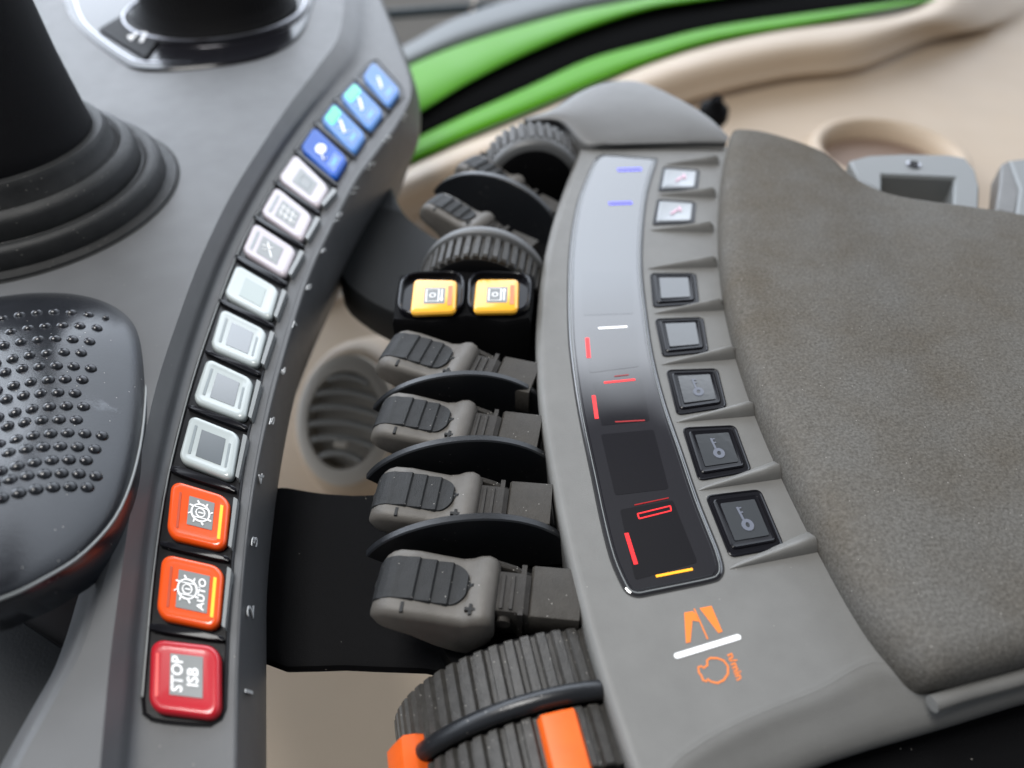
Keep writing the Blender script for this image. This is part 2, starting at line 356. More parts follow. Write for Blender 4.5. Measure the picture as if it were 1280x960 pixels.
for i, (a, b, c, d, kind) in enumerate(BT):
    h = 0.36
    q = [P(*p, h) for p in (a, b, c, d)]
    capm = {'red': 'redcap', 'auto': 'orangecap', 'brake': 'orangecap', 'white': 'whitecap', 'palewhite': 'whitecap', 'iconA': 'pinkcap', 'iconB': 'pinkcap', 'iconC': 'pinkcap', 'blue': 'bluecap', 'bluegreen': 'skycap', 'sky': 'skycap'}[kind]
    w = (q[1]-q[0]).length
    bm = capuv(q, 0.20 if i < 3 else 0.16, [(0.02, -0.36), (0.0, -0.20), (0.008, -0.09), (0.025, -0.035), (0.045, -0.01), (0.07, 0), (0.12, -0.01), (0.16, -0.02)])
    btn = obj('push_button', bm, capm, console, LB.get(kind), angle=50)
    zt = h-0.02
    def flat(nm, cq, m, dz=0.0, r=0.02):
        cq = [Vector((p.x, p.y, 0)) for p in cq]
        o = rquad(cq, r, 3)
        return obj(nm, capbm([Vector((p.x, p.y, zt+0.02+dz)) for p in o], [(0, -0.05), (0, 0)]), m, btn)
    if kind in ('white', 'palewhite', 'iconA', 'iconB', 'iconC'):
        flat('label_pane', sub(q, 0.30, 0.24, 0.76, 0.80), 'pane' if kind == 'white' else ('palepane' if kind == 'palewhite' else 'label'))
        if kind in ('white', 'iconA', 'iconB'): flat('lens', sub(q, 0.155, 0.20, 0.205, 0.80), 'whiteslot')
        if kind == 'white': flat('lens', sub(q, 0.83, 0.30, 0.87, 0.80), 'whiteslot')
    # clear side walls of the tray
    if i < 10 and i > 0:
        obj('tray_wall', capbm([p for p in rquad([P(b[0]+4, b[1]+1, 0.3), P(b[0]+9, b[1]+4, 0.3), P(c[0]+8, c[1]-2, 0.3), P(c[0]+4, c[1]-5, 0.3)], 0.03, 2)], [(0, -0.3), (0, 0)]), 'label', console)
    if kind == 'red':
        flat('label_pane', sub(q, 0.30, 0.20, 0.76, 0.76), 'label')
        f = lambda x, y, hh, u0, v0, sx: bil(q, u0-y*sx, v0-x*sx)+Vector((0, 0, -0.02+0.01+0.03*hh))
        bm = textbm('STOP', lambda x, y, hh: Vector((*bil(q, 0.41-y*0.22, 0.475-x*0.205).xy, zt+0.015+0.02*hh)), bold=0.02)
        merge(bm, textbm('ISB', lambda x, y, hh: Vector((*bil(q, 0.63-y*0.22, 0.50-x*0.205).xy, zt+0.015+0.02*hh)), bold=0.02))
        obj('lettering', bm, 'white', btn)
        flat('lens', sub(q, 0.10, 0.22, 0.14, 0.80), 'redslot')
    if kind in ('auto', 'brake'):
        flat('label_pane', sub(q, 0.31, 0.22, 0.80, 0.80) if kind == 'auto' else sub(q, 0.34, 0.22, 0.76, 0.72), 'label')
        flat('lens', sub(q, 0.17, 0.20, 0.21, 0.82), 'orangeslot')
        flat('indicator_light', sub(q, 0.855, 0.22, 0.905, 0.84), 'amberlamp', 0.004)
        cx, cy, rr = (0.47, 0.50, 0.15) if kind == 'auto' else (0.55, 0.47, 0.15)
        bm = strokebm([Vector((p.x, p.y, 0)) for p in circ(q, cx, cy, rr)][:-1], 0.05, zt+0.04, 0.02, closed=True)
        for k in range(8):
            t = R(45*k+10)
            p1 = bil(q, cx+rr*1.05*math.cos(t), cy-rr*1.05*math.sin(t)); p2 = bil(q, cx+rr*1.42*math.cos(t+.12), cy-rr*1.42*math.sin(t+.12))
            strokebm([p1, p2], 0.045, zt+0.04, 0.02, bm)
        strokebm([Vector((p.x, p.y, 0)) for p in circ(q, cx, cy, rr*0.5, 10)][:-1], 0.035, zt+0.041, 0.02, bm, closed=True)
        strokebm([bil(q, cx-0.03, cy), bil(q, cx+0.05, cy)], 0.04, zt+0.042, 0.02, bm)
        for s_ in (-1, 1): strokebm([bil(q, cx-0.10, cy+s_*0.09), bil(q, cx+0.10, cy+s_*0.09)], 0.03, zt+0.043, 0.02, bm)
        if kind == 'auto':
            merge(bm, textbm('AUTO', lambda x, y, hh: Vector((*bil(q, 0.70-y*0.155, 0.53-x*0.175).xy, zt+0.015+0.025*hh)), bold=0.02))
        obj('symbol', bm, 'white', btn)
    if kind == 'iconA':
        bm = bmesh.new()
        strokebm([bil(q, 0.40, 0.62), bil(q, 0.52, 0.52), bil(q, 0.44, 0.34)], 0.05, zt+0.04, 0.02, bm)
        strokebm([bil(q, 0.52, 0.52), bil(q, 0.62, 0.70)], 0.05, zt+0.04, 0.02, bm)
        strokebm([bil(q, 0.36, 0.50), bil(q, 0.58, 0.42)], 0.04, zt+0.041, 0.02, bm)
        obj('symbol', bm, 'white', btn)
    if kind == 'iconB':
        bm = bmesh.new()
        for k in range(3): strokebm([bil(q, 0.38+0.12*k, 0.34), bil(q, 0.40+0.12*k, 0.72)], 0.04, zt+0.04, 0.02, bm)
        for k in range(2): strokebm([bil(q, 0.36, 0.42+0.2*k), bil(q, 0.72, 0.44+0.2*k)], 0.035, zt+0.041, 0.02, bm)
        obj('symbol', bm, 'white', btn)
    if kind == 'iconC':
        bm = strokebm([Vector((p.x, p.y, 0)) for p in sub(q, 0.42, 0.36, 0.66, 0.68)], 0.06, zt+0.04, 0.02, closed=True)
        obj('symbol', bm, 'whiteslot', btn)
    if kind in ('blue', 'bluegreen', 'sky'):
        flat('indicator_light', sub(q, 0.70, 0.20, 0.90, 0.82), 'bluelamp', 0.004, 0.08)
        flat('indicator_mark', sub(q, 0.78, 0.36, 0.82, 0.66), 'cyanlamp', 0.008)
        if kind == 'bluegreen': flat('indicator_light', sub(q, 0.08, 0.14, 0.30, 0.80), 'greenlamp', 0.004, 0.08)
        bm = bmesh.new()
        if kind == 'blue':
            e = [bil(q, 0.42+0.10*math.cos(R(t))+0.05*math.sin(R(t)), 0.50-0.20*math.sin(R(t))+.04*math.cos(R(t))) for t in range(0, 360, 24)]
            capbm([Vector((p.x, p.y, zt+0.03)) for p in e], [(0, -0.03), (0, 0.01)], bm)
            strokebm([bil(q, 0.48, 0.62), bil(q, 0.60, 0.74), bil(q, 0.62, 0.60)], 0.07, zt+0.04, 0.02, bm)
        else:
            strokebm([bil(q, 0.36, 0.40), bil(q, 0.50, 0.52), bil(q, 0.60, 0.66)], 0.13, zt+0.04, 0.02, bm)
            strokebm([bil(q, 0.50, 0.52), bil(q, 0.44, 0.70)], 0.06, zt+0.039, 0.02, bm)
            if i == 11: strokebm([bil(q, 0.60, 0.66), bil(q, 0.66, 0.46)], 0.06, zt+0.041, 0.02, bm)
        obj('symbol', bm, 'white', btn)
for k in range(13):
    a0, b0, c0, d0 = BT[k][:4]; a1, b1, c1, d1 = BT[k+1][:4]
    gq = [P(d1[0]-4, d1[1]+1, 0.24), P(c1[0]+5, c1[1]+3, 0.24), P(b0[0]+5, b0[1]-1, 0.24), P(a0[0]-4, a0[1]-4, 0.24)]
    obj('separator_bar', capuv(sub(gq, 0, 0.22, 1, 0.78), 0.3, [(0, -0.2), (0, -0.03), (0.06, 0)]), 'gloss', console)
# numbers on the side face
NUM = [(311,865),(313,764),(318,677),(326,598),(340,526),(354,464),(369,405),(386,359),(405,313),(423,272),(444,238),(463,208),(484,174),(505,147)]
dl = cat([P(*p, -0.3) for p in D], 6); el = cat([P(*p, -2.7) for p in E], 6)
def proj(p):
    d = p-EYE; t = d.dot(Vector((0, S2, -S2)))
    return (640+F*d.x/t, 480-F*d.dot(Vector((0, S2, S2)))/t)
for k, (nx, ny) in enumerate(NUM):
    j = min(range(len(dl)), key=lambda j: abs(proj(dl[j]*.6+el[j]*.4)[1]-ny))
    j = min(max(j, 2), len(dl)-3)
    tang = (dl[j+2]-dl[j-2]).normalized(); dn = (el[j]-dl[j]).normalized()
    n = tang.cross(dn).normalized()
    if n.dot(EYE-dl[j]) < 0: n = -n
    o = PL(nx, ny, dl[j]+n*0.05, n)
    sz = 1.0 if k < 9 else 1.05
    bm = textbm(str(k+1), lambda x, y, hh: o+tang*(x*sz)-dn*(y*sz*1.0)+n*(0.03*hh), bold=0.0)
    obj('printed_number', bm, 'number', console)

# ---- joystick with rubber boot
jc = P(25, 245, ZP); 
joy = thing('joystick', jc, 'black joystick shaft rising from a stepped rubber boot on the left console', 'joystick')
prof = [(7.25, 0), (7.2, 0.12), (6.9, 0.16), (6.75, 0.2), (6.7, 0.9), (6.55, 1.1), (6.2, 1.15), (5.95, 0.95), (5.85, 1.0), (5.8, 1.75), (5.65, 2.0), (5.3, 2.1), (5.05, 1.9), (4.95, 2.0), (4.9, 2.7), (4.75, 2.95), (4.4, 3.0), (4.2, 2.85), (3.9, 2.9)]
obj('rubber_boot', lathebm(jc, Vector((0, 0, 1)), prof, 96), 'rubber', joy, angle=50)
axj = Vector((0.10, 0.12, 1)).normalized()
obj('shaft', lathebm(jc+Vector((0, 0, 2.6)), axj, [(4.3, 0), (4.3, 0.4), (4.2, 1.0), (3.5, 4), (2.6, 9), (2.3, 12)], 96), 'shaft', joy, angle=50)
bm = capbm([jc+Vector((7.35*math.cos(t*math.pi/40), 7.35*math.sin(t*math.pi/40), 0)) for t in range(80)], [(0, -0.1), (0, 0.02)])
obj('boot_rim', bm, 'seam', joy)

# ---- rotary dial
dc = P(285, -22, ZP)
dial = thing('rotary_dial', dc, 'black knurled rotary dial with a chrome ring at the far end of the left console', 'rotary dial')
hp = [(70,-40),(80,0),(93,28),(118,53),(150,76),(172,87),(215,88),(280,82),(335,70),(372,48),(388,15),(390,-40),(300,-90),(150,-90)]
obj('housing', capbm(cat([P(*p, ZP+0.05) for p in hp], 4, True), [(0, -0.2), (0, 0.0), (0.12, 0.12), (0.3, 0.12)]), 'gloss', dial)
obj('housing_seam', strokebm(cat([P(*p, ZP+0.22) for p in [(92,-5),(103,24),(128,48),(158,69),(178,76),(240,76)]], 5), 0.12, ZP+0.2, 0.05), 'chrome', dial)
obj('function_key', capbm(rquad([P(158,15,ZP+0.35), P(205,40,ZP+0.35), P(182,72,ZP+0.35), P(122,36,ZP+0.35)], 0.25), [(0, -0.2), (0, -0.05), (0.06, 0)]), 'shaft', dial, 'black key with a white return arrow')
bm = strokebm([P(*p, ZP+0.38) for p in [(164,48),(172,40),(182,41),(176,52)]], 0.2, ZP+0.38, 0.03)
capbm([P(*p, ZP+0.37) for p in [(159,45),(168,44),(164,51)]], [(0, -0.02), (0, 0.02)], bm)
obj('arrow_symbol', bm, 'white', dial)
kd = [(6.5, 0.1), (6.5, 0.25), (6.35, 0.32), (6.0, 0.32), (5.9, 0.2)]
dk = P(272, 16, ZP)
obj('outer_collar', lathebm(dk, Vector((0, 0, 1)), kd, 96), 'gloss', dial)
tr = [dk+Vector((6.25*math.cos(R(t)), 6.25*math.sin(R(t)), 0.36)) for t in range(0, 361, 5)]
obj('chrome_ring', tubebm(tr, 0.09, 8), 'chrome', dial)
obj('knob', lathebm(dk, Vector((0, 0, 1)), [(5.7, 0.2), (5.7, 0.35), (5.3, 0.5), (5.25, 0.8), (4.9, 1.0), (4.85, 3.0), (4.6, 3.2), (4.0, 3.3)], 480, rib=(96, 0.12, {4, 5})), 'black', dial, angle=60)

# ---- dimpled hand grip at the left edge
gc = P(20, 560, ZP)
grip = thing('dimpled_hand_grip', gc, 'dark glossy hand grip covered in round bumps at the left edge of the frame', 'hand grip')
go = [(-120,400),(-60,382),(0,374),(45,369),(95,370),(135,379),(165,398),(179,425),(182,480),(174,560),(150,635),(105,690),(45,728),(0,748),(-60,765),(-160,740),(-220,560)]
gz = [1.2,1.2,1.1,1.0,1.0,1.0,1.0,1.05,1.2,1.5,2.0,2.6,3.2,3.5,3.8,3.6,2.5]
gpts = cat([P(x, y, z) for (x, y), z in zip(go, gz)], 5, True)
cen = sum(gpts, Vector())/len(gpts); rs = []
for sc0, dz in ((0.96, -1.6), (0.995, -0.5), (1.0, -0.1), (0.994, 0.06), (0.975, 0.2), (0.94, 0.36), (0.88, 0.52), (0.78, 0.72), (0.64, 0.95), (0.46, 1.12), (0.30, 1.2)):
    rs.append([Vector((*(cen.xy+(p.xy-cen.xy)*sc0), (p.z if sc0 > .97 else cen.z+(p.z-cen.z)*max(0, (sc0-0.3)/0.7))+dz)) for p in gpts])
bm = bmesh.new(); rings(bm, rs); obj('shell', bm, 'ball', grip, angle=60)
obj('trim_lip', strokebm(inset(gpts, -0.06), 0.09, 0, 0, bmesh.new(), True) if False else tubebm(inset(gpts, -0.02)+[inset(gpts, -0.02)[0]], 0.045, 8), 'label', grip)
def smear(m, centre, rad, col, stretch=(1, 1, 1)):       # a dry dusty smear of its own shape on the shell
    nt = m.node_tree; b = nt.nodes['Principled BSDF']; tc = nt.nodes.new('ShaderNodeTexCoord')
    su = nt.nodes.new('ShaderNodeVectorMath'); su.operation = 'SUBTRACT'; su.inputs[1].default_value = tuple(centre*0.01); nt.links.new(tc.outputs['Object'], su.inputs[0])
    ml = nt.nodes.new('ShaderNodeVectorMath'); ml.operation = 'MULTIPLY'; ml.inputs[1].default_value = stretch; nt.links.new(su.outputs[0], ml.inputs[0])
    ln = nt.nodes.new('ShaderNodeVectorMath'); ln.operation = 'LENGTH'; nt.links.new(ml.outputs[0], ln.inputs[0])
    n = nt.nodes.new('ShaderNodeTexNoise'); n.inputs['Scale'].default_value = 130; n.inputs['Detail'].default_value = 6; n.inputs['Roughness'].default_value = 0.7; nt.links.new(tc.outputs['Object'], n.inputs['Vector'])
    a = nt.nodes.new('ShaderNodeMath'); a.operation = 'MULTIPLY_ADD'; a.inputs[1].default_value = -1/(rad*0.01); a.inputs[2].default_value = 0.45; nt.links.new(ln.outputs['Value'], a.inputs[0])
    ad = nt.nodes.new('ShaderNodeMath'); ad.operation = 'ADD'; nt.links.new(a.outputs[0], ad.inputs[0]); nt.links.new(n.outputs['Fac'], ad.inputs[1])
    mr = nt.nodes.new('ShaderNodeMapRange'); mr.inputs['From Min'].default_value = 0.42; mr.inputs['From Max'].default_value = 0.85; mr.inputs['To Max'].default_value = 0.75; nt.links.new(ad.outputs[0], mr.inputs['Value'])
    mx = nt.nodes.new('ShaderNodeMix'); mx.data_type = 'RGBA'; nt.links.new(mr.outputs['Result'], mx.inputs['Factor'])
    nt.links.new(b.inputs['Base Color'].links[0].from_socket, mx.inputs['A']); mx.inputs['B'].default_value = (*col, 1); nt.links.new(mx.outputs['Result'], b.inputs['Base Color'])
smear(M['ball'], P(112, 522, 1.9)-gc, 1.6, (0.20, 0.22, 0.25), (0.8, 1.5, 1))
# bumps follow the surface by shooting rays at the shell mesh
shell = [o for o in C.objects if o.name.startswith('shell')][0]
bpy.context.view_layer.update()
off = wloc(shell)
def hitshell(px, py):
    ok, loc, nrm, _ = shell.ray_cast(EYE-off, ray(px, py))
    return (loc+off, nrm) if ok else (None, None)
cnt = 0
for r_ in range(-1, 14):
    for c_ in range(-1, 9):
        x = 3+21.5*c_+(10 if r_ % 2 else 0)+r_*0.8; y = 393+16.8*r_+0.9*(c_-3)**2-3
        if r_ == -1 and c_ > 5: continue
        if math.hypot((x-0)/165, (y-480)/225) > 0.92 or y < 388: continue
        p, n = hitshell(x, y)
        if p is None or n.z < 0.8: continue
        rad = 0.20 if c_ < 6 else 0.13
        x_, y_, a_ = frame(n, Vector((0, 1, 0.2)))
        bmb = lathebm(p-n*0.03, n, [(rad, 0), (rad*0.92, 0.06), (rad*0.7, 0.115), (rad*0.38, 0.145), (rad*0.1, 0.15)], 14, hint=Vector((0, 1, 0.2)))
        obj('grip_bump', bmb, 'ball', grip, angle=70); cnt += 1
        if cnt >= 98: break

# ================================================================== RIGHT PANEL
panel = thing('armrest_panel', P(800, 500, -4), 'light grey armrest panel with curved dark display and seven square keys', 'control panel')
LE = [(728,182),(706,235),(688,290),(676,350),(670,420),(673,500),(683,570),(698,650),(716,730),(737,810),(760,885),(786,962),(806,1020)]
RE = [(1300,1100),(1330,700),(1180,500),(1000,300),(915,184),(840,180)]
ol = cat([P(*p, 0.0) for p in LE], 4)
F1 = [(800,1000),(850,948),(900,916),(960,888),(1025,862),(1092,828),(1150,846),(1200,858),(1290,838),(1400,800)]
poly = ol[:-5]+[P(*p, 0) for p in [(786,962),(800,1000)]]+cat([P(*p, 0) for p in F1[1:]], 4)+[P(*p, 0) for p in [(1400,600),(1180,420),(1000,280),(912,184),(840,176)]]
lei = [P(p[0]+q_, p[1], 0.0) for p, q_ in zip(LE, (3,9,10,11,12,13,14,15,16,17,18,18,18))]
poly = cat(lei, 4)[:-5]+[P(804, 962, 0), P(815, 990, 0)]+cat([P(*p, 0) for p in F1[1:]], 4)+[P(*p, 0) for p in [(1400,600),(1180,420),(1000,280),(912,184),(840,176)]]
bm = bmesh.new(); rings(bm, [[p+Vector((0, 0, dz)) for p in poly] for dz in (-0.1, 0)]); obj('top_plate', bm, 'grey', panel, angle=60)
cols = []
for p, q_ in zip(LE, (3,9,10,11,12,13,14,15,16,17,18,18,18)):
    a_ = P(*p, -0.28); b_ = P(p[0]+q_, p[1], 0.0); m_ = P(p[0]+q_*0.42, p[1], -0.06)
    cols.append([a_+Vector((0.25, 0, -3.2)), a_+Vector((0.02, 0, -0.6)), a_, m_, b_+Vector((-0.02,0,-0.003)), b_+Vector((0.4, 0, -0.012))])
obj('edge_roll', grid([list(c_) for c_ in zip(*cols)], 5, 4), 'grey', panel, angle=80)
F2 = [(880,1030),(925,1000),(975,977),(1030,953),(1090,933),(1140,918),(1190,905),(1235,892),(1300,873),(1420,840)]
g = [[P(*p, -0.0)+Vector((0, 0.45, -0.02)) for p in F1], [P(*p, -0.006) for p in F1], [P(p[0]*.7+q[0]*.3, p[1]*.7+q[1]*.3, -0.18) for p, q in zip(F1, F2)], [P(*p, -0.95) for p in F2], [P(*p, -0.95)+Vector((0, 0.5, -2)) for p in F2]]
obj('side_skirt', grid(g, 5, 4), 'grey', panel, angle=70)
rg = cat([P(*p, 0.15) for p in [(1165,880),(1200,868),(1240,857),(1300,840),(1380,815)]], 4)
obj('edge_bead', tubebm(rg, 0.22, 12), 'grey', panel)
obj('lower_rail', capbm([P(*p, -2.2) for p in [(900,1040),(1000,956),(1052,932),(1120,910),(1192,890),(1320,850),(1500,1100)]], [(0, -4), (0, -0.4), (0.3, 0)]), 'black', panel)

# display strip
DS = [(748,196),(735,220),(722,255),(714,300),(711,345),(711,400),(714,445),(724,515),(741,597),(752,650),(764,697),(778,730),(786,741),(798,745),(815,742),(850,735),(888,727),(899,722),(903,711),(898,690),(886,660),(871,622),(850,560),(831,505),(816,447),(808,395),(802,340),(803,290),(809,240),(820,203),(817,198),(790,196),(765,194)]
dso = [P(*p, 0.01) for p in cat([Vector((*p, 0)) for p in DS], 3, True) for p in [(p.x, p.y)]]
disp = obj('display_strip', capbm(dso, [(0, -0.2), (0, 0.02), (0.05, 0.035), (0.09, 0.0), (0.18, 0.0), (0.20, 0.03)]), 'display', panel, 'curved dark glass display strip, pale with reflections at its far end')
obj('strip_seam', strokebm(inset(dso, -0.03), 0.07, 0.012, 0.05, closed=True), 'seam', panel)
obj('strip_bead', strokebm(inset(dso, 0.09), 0.03, 0.052, 0.03, closed=True), 'label', panel)
ZD = 0.045
def dpoly(pts, m, nm, z=ZD, r=0.08): 
    return obj(nm, capbm(rquad([P(*p, z) for p in pts], r, 3), [(0, -0.03), (0, 0)]), m, disp)
WIN = [[(751,543),(817,537),(836,611),(769,619)], [(775,637),(841,625),(872,703),(794,725)], [(741,478),(803,474),(812,526),(752,532)], [(731,412),(795,408),(799,458),(737,466)], [(727,340),(790,340),(792,392),(729,394)]]
for w_ in WIN: dpoly(w_, 'window', 'display_window', ZD+0.002, 0.1)
def dline(p1, p2, w, m):
    obj('display_segment', strokebm([P(*p1, ZD+0.02), P(*p2, ZD+0.02)], w, ZD+0.012, 0.008), m, disp)
dline((772,212), (802,211), 0.30, 'bluebar'); dline((761,254), (790,253), 0.26, 'bluebar')
dline((748,410), (784,408), 0.10, 'whitelamp')
dline((734,422), (736,447), 0.16, 'redlamp'); dline((755,478), (794,474), 0.10, 'redlamp'); dline((768,470), (786,468), 0.04, 'dimred')
dline((742,494), (746,523), 0.14, 'redlamp'); dline((769,527), (806,525), 0.06, 'dimred')
for p1, p2 in (((797,642),(838,632)), ((799,648),(839,638)), ((797,642),(799,648)), ((838,632),(839,638))): dline(p1, p2, 0.045, 'redlamp')
dline((793,631), (836,622), 0.04, 'dimred')
dline((783,666), (795,705), 0.13, 'redlamp'); dline((820,720), (866,711), 0.08, 'amberlamp')

# keys
KEYS = [((828,209),(875,213),(872,238),(822,240),'pale'),((821,249),(870,253),(868,280),(815,282),'pale'),((812,342),(870,342),(874,381),(816,385),'mid'),
        ((818,399),(879,397),(886,441),(828,447),'mid'),((832,463),(897,461),(909,510),(846,520),'key'),((852,535),(919,532),(940,590),(873,602),'key'),((881,620),(950,612),(981,685),(912,698),'key')]
for a, b, c, d, kd_ in KEYS:
    q0 = [P(*p, 0.0) for p in (a, b, c, d)]
    obj('key_surround', capbm(rquad(q0, 0.24, 5), [(0, -0.2), (0, 0.035), (0.04, 0.05), (0.08, 0.02)]), 'gloss', panel)
    q = sub(q0, 0.08, 0.08, 0.92, 0.90)
    q = [Vector((p.x, p.y, 0.09)) for p in q]
    w = (q[1]-q[0]).length
    key = obj('key', capbm(rquad(q, 0.2, 5), [(0, -0.2), (0.02, -0.03), (0.07, 0.0), (0.12, -0.02)]), 'keypale' if kd_ == 'pale' else 'gloss', panel, {'key': None}.get(kd_))
    if kd_ != 'pale':
        obj('key_face', capbm([Vector((p.x, p.y, 0.095)) for p in rquad(sub(q, 0.13, 0.12, 0.87, 0.86), 0.06, 3)], [(0, -0.04), (0, 0)]), 'keycap', key)
    z = 0.115
    if kd_ == 'key':
        ci = circ(q, 0.50, 0.62, 0.13, 14)
        bm = bmesh.new()
        for s0 in range(14):
            p0 = bil(q, 0.50, 0.62)
        strokebm([Vector((p.x, p.y, 0)) for p in circ(q, 0.51, 0.61, 0.085, 14)][:-1], 0.13, z, 0.02, bm, closed=True)
        strokebm([bil(q, 0.47, 0.50), bil(q, 0.44, 0.24)], 0.07, z+0.001, 0.02, bm)
        strokebm([bil(q, 0.45, 0.27), bil(q, 0.52, 0.26)], 0.05, z+0.002, 0.02, bm)
        strokebm([bil(q, 0.455, 0.36), bil(q, 0.52, 0.35)], 0.05, z+0.002, 0.02, bm)
        obj('key_symbol', bm, 'keyicon', key)
    if kd_ == 'pale':
        bm = strokebm([bil(q, 0.40, 0.66), bil(q, 0.56, 0.45), bil(q, 0.66, 0.52), bil(q, 0.60, 0.30)], 0.10, z, 0.02)
        obj('key_symbol', bm, 'pinkicon', key)
RD = [((830,206),(897,203)),((821,244),(893,244)),((812,288),(890,287)),((809,336),(894,330)),((817,392),(902,383)),((826,456),(918,443)),((845,528),(942,513)),((873,613),(976,590)),((912,711),(1021,680))]
for l, r in RD:
    pl, pr = P(*l, 0.0), P(*r, 0.0)
    d = (pr-pl); up = Vector((-d.y, d.x, 0)).normalized(); s = d.length/3.0
    rs = []
    for t in (0, .1, .25, .5, .75, .93, 1.0):
        c0 = pl+d*t; hgt = 0.04+0.46*t if t < 1 else 0.28; ww = (0.06+0.42*t)
        if t == 0: hgt = 0.0; ww = 0.05
        rs.append([c0-up*(ww*0.65)+Vector((0, 0, -0.1)), c0-up*(ww*0.42)+Vector((0, 0, hgt*0.6)), c0-up*(ww*0.12)+Vector((0, 0, hgt*0.95)), c0+up*(ww*0.12)+Vector((0, 0, hgt)), c0+up*(ww*0.35)+Vector((0, 0, hgt*0.8)), c0+up*(ww*1.0)+Vector((0, 0, 0.02)), c0+up*(ww*1.2)+Vector((0, 0, -0.1))])
    bm = bmesh.new(); rings(bm, rs); obj('finger_ridge', bm, 'grey', panel, angle=60)
# printed symbols on the plate
def zp(x, y): return (700+x/3.2, 600+y/3.2)
def pp(pts): return [P(*zp(*p), 0.012) for p in pts]
bm = capbm(pp([(497,530),(532,524),(552,545),(556,566),(536,563),(530,560),(522,648),(504,652)]), [(0, -0.02), (0, 0)])
capbm(pp([(558,512),(606,503),(650,606),(634,612)]), [(0, -0.02), (0, 0)], bm)
strokebm(pp([(537,514),(591,636)]), 0.04, 0.012, 0.02, bm)
obj('working_light_symbol', bm, 'orangeprint', panel)
bar = [P(*zp(*p), 0.012) for p in [(468,703),(712,628)]]
bm = strokebm([bar[0], bar[1]], 0.17, 0.014, 0.03)
for e in bar: capbm([e+Vector((0.085*math.cos(t*math.pi/8), 0.085*math.sin(t*math.pi/8), 0.003)) for t in range(16)], [(0, -0.02), (0, 0)], bm)
obj('white_bar', bm, 'white', panel)
eng = [(600,712),(628,712),(655,722),(672,745),(672,775),(655,800),(630,812),(603,806),(592,796),(585,805),(572,800),(566,782),(556,770),(553,748),(566,744),(574,752),(590,740),(588,722)]
bm = strokebm(pp(eng), 0.05, 0.012, 0.02, closed=True)
merge(bm, pxtext('n/min', (919, 833), (5.6, 14.8), (12.0, -5.2), 0.012, bold=0.02))
obj('engine_speed_symbol', bm, 'orangeprint', panel)

# far corner cap
back = [(655,149,.5),(690,137,.8),(722,118,1.0),(757,105,1.05),(800,104,1.05),(848,124,.95),(886,147,.75),(911,171,.5)]
mid_ = [(657,150,.55),(694,143,.85),(726,140,1.0),(762,135,1.0),(806,134,.98),(850,144,.9),(886,158,.72),(910,174,.45)]
fro = [(660,151,.5),(698,152,.6),(729,172,.45),(764,176,.42),(806,175,.42),(850,175,.42),(882,176,.4),(907,178,.35)]
fr2 = [(660,152,.1),(698,156,.1),(729,185,.02),(764,184,.02),(806,183,.02),(850,183,.02),(882,183,.02),(906,184,.02)]
g = [[P(x, y, z)+Vector((0, 0.5, -1.6)) for x, y, z in back], [P(x, y, z)+Vector((0, 0.12, -0.3)) for x, y, z in back], [P(*p) for p in back], [P(*p) for p in mid_], [P(*p) for p in fro], [P(*p) for p in fr2], [P(*p)+Vector((0, 0, -1.2)) for p in fr2]]
obj('corner_cap', grid(g, 4, 5), 'cap', panel, angle=75)
obj('cap_seam', strokebm([P(*p, 0.03) for p in [(727,186),(760,187),(800,186),(860,186),(904,187)]], 0.14, 0.02, 0.05), 'seam', panel)

# ================================================================== ARM PAD
pad_px = [(908,188,.2),(901,225,.2),(897,275,.2),(898,330,.2),(905,385,.2),(920,447,.2),(945,520,.2),(975,590,.2),(1010,662,.2),(1050,738,.2),(1085,795,.2),(1115,832,.2),(1140,855,.2),(1165,864,.2),(1210,855,.2),(1290,833,.2),(1500,770,.2),
          (1600,400,1.5),(1400,280,1.5),(1285,263,1.5),(1230,252,1.5),(1180,246,1.5),(1130,240,1.5),(1095,231,1.5),(1070,214,1.5),(1050,195,1.5),(1025,178,1.5),(985,166,1.5),(950,156,1.5),(928,158,1.4),(914,170,.8)]
pc = cat([Vector((*P(x, y, z).xy, 0.0)) for x, y, z in pad_px], 4, True)
pad = obj('arm_pad', capbm(pc, [(0.15, -0.6), (0.06, -0.05), (0.0, 0.25), (0.0, 0.6), (0.06, 0.95), (0.2, 1.22), (0.45, 1.42), (0.8, 1.52)]), 'fabric', angle=70)
tag(pad, 'grey suede padded armrest cushion filling the right side', 'arm pad')

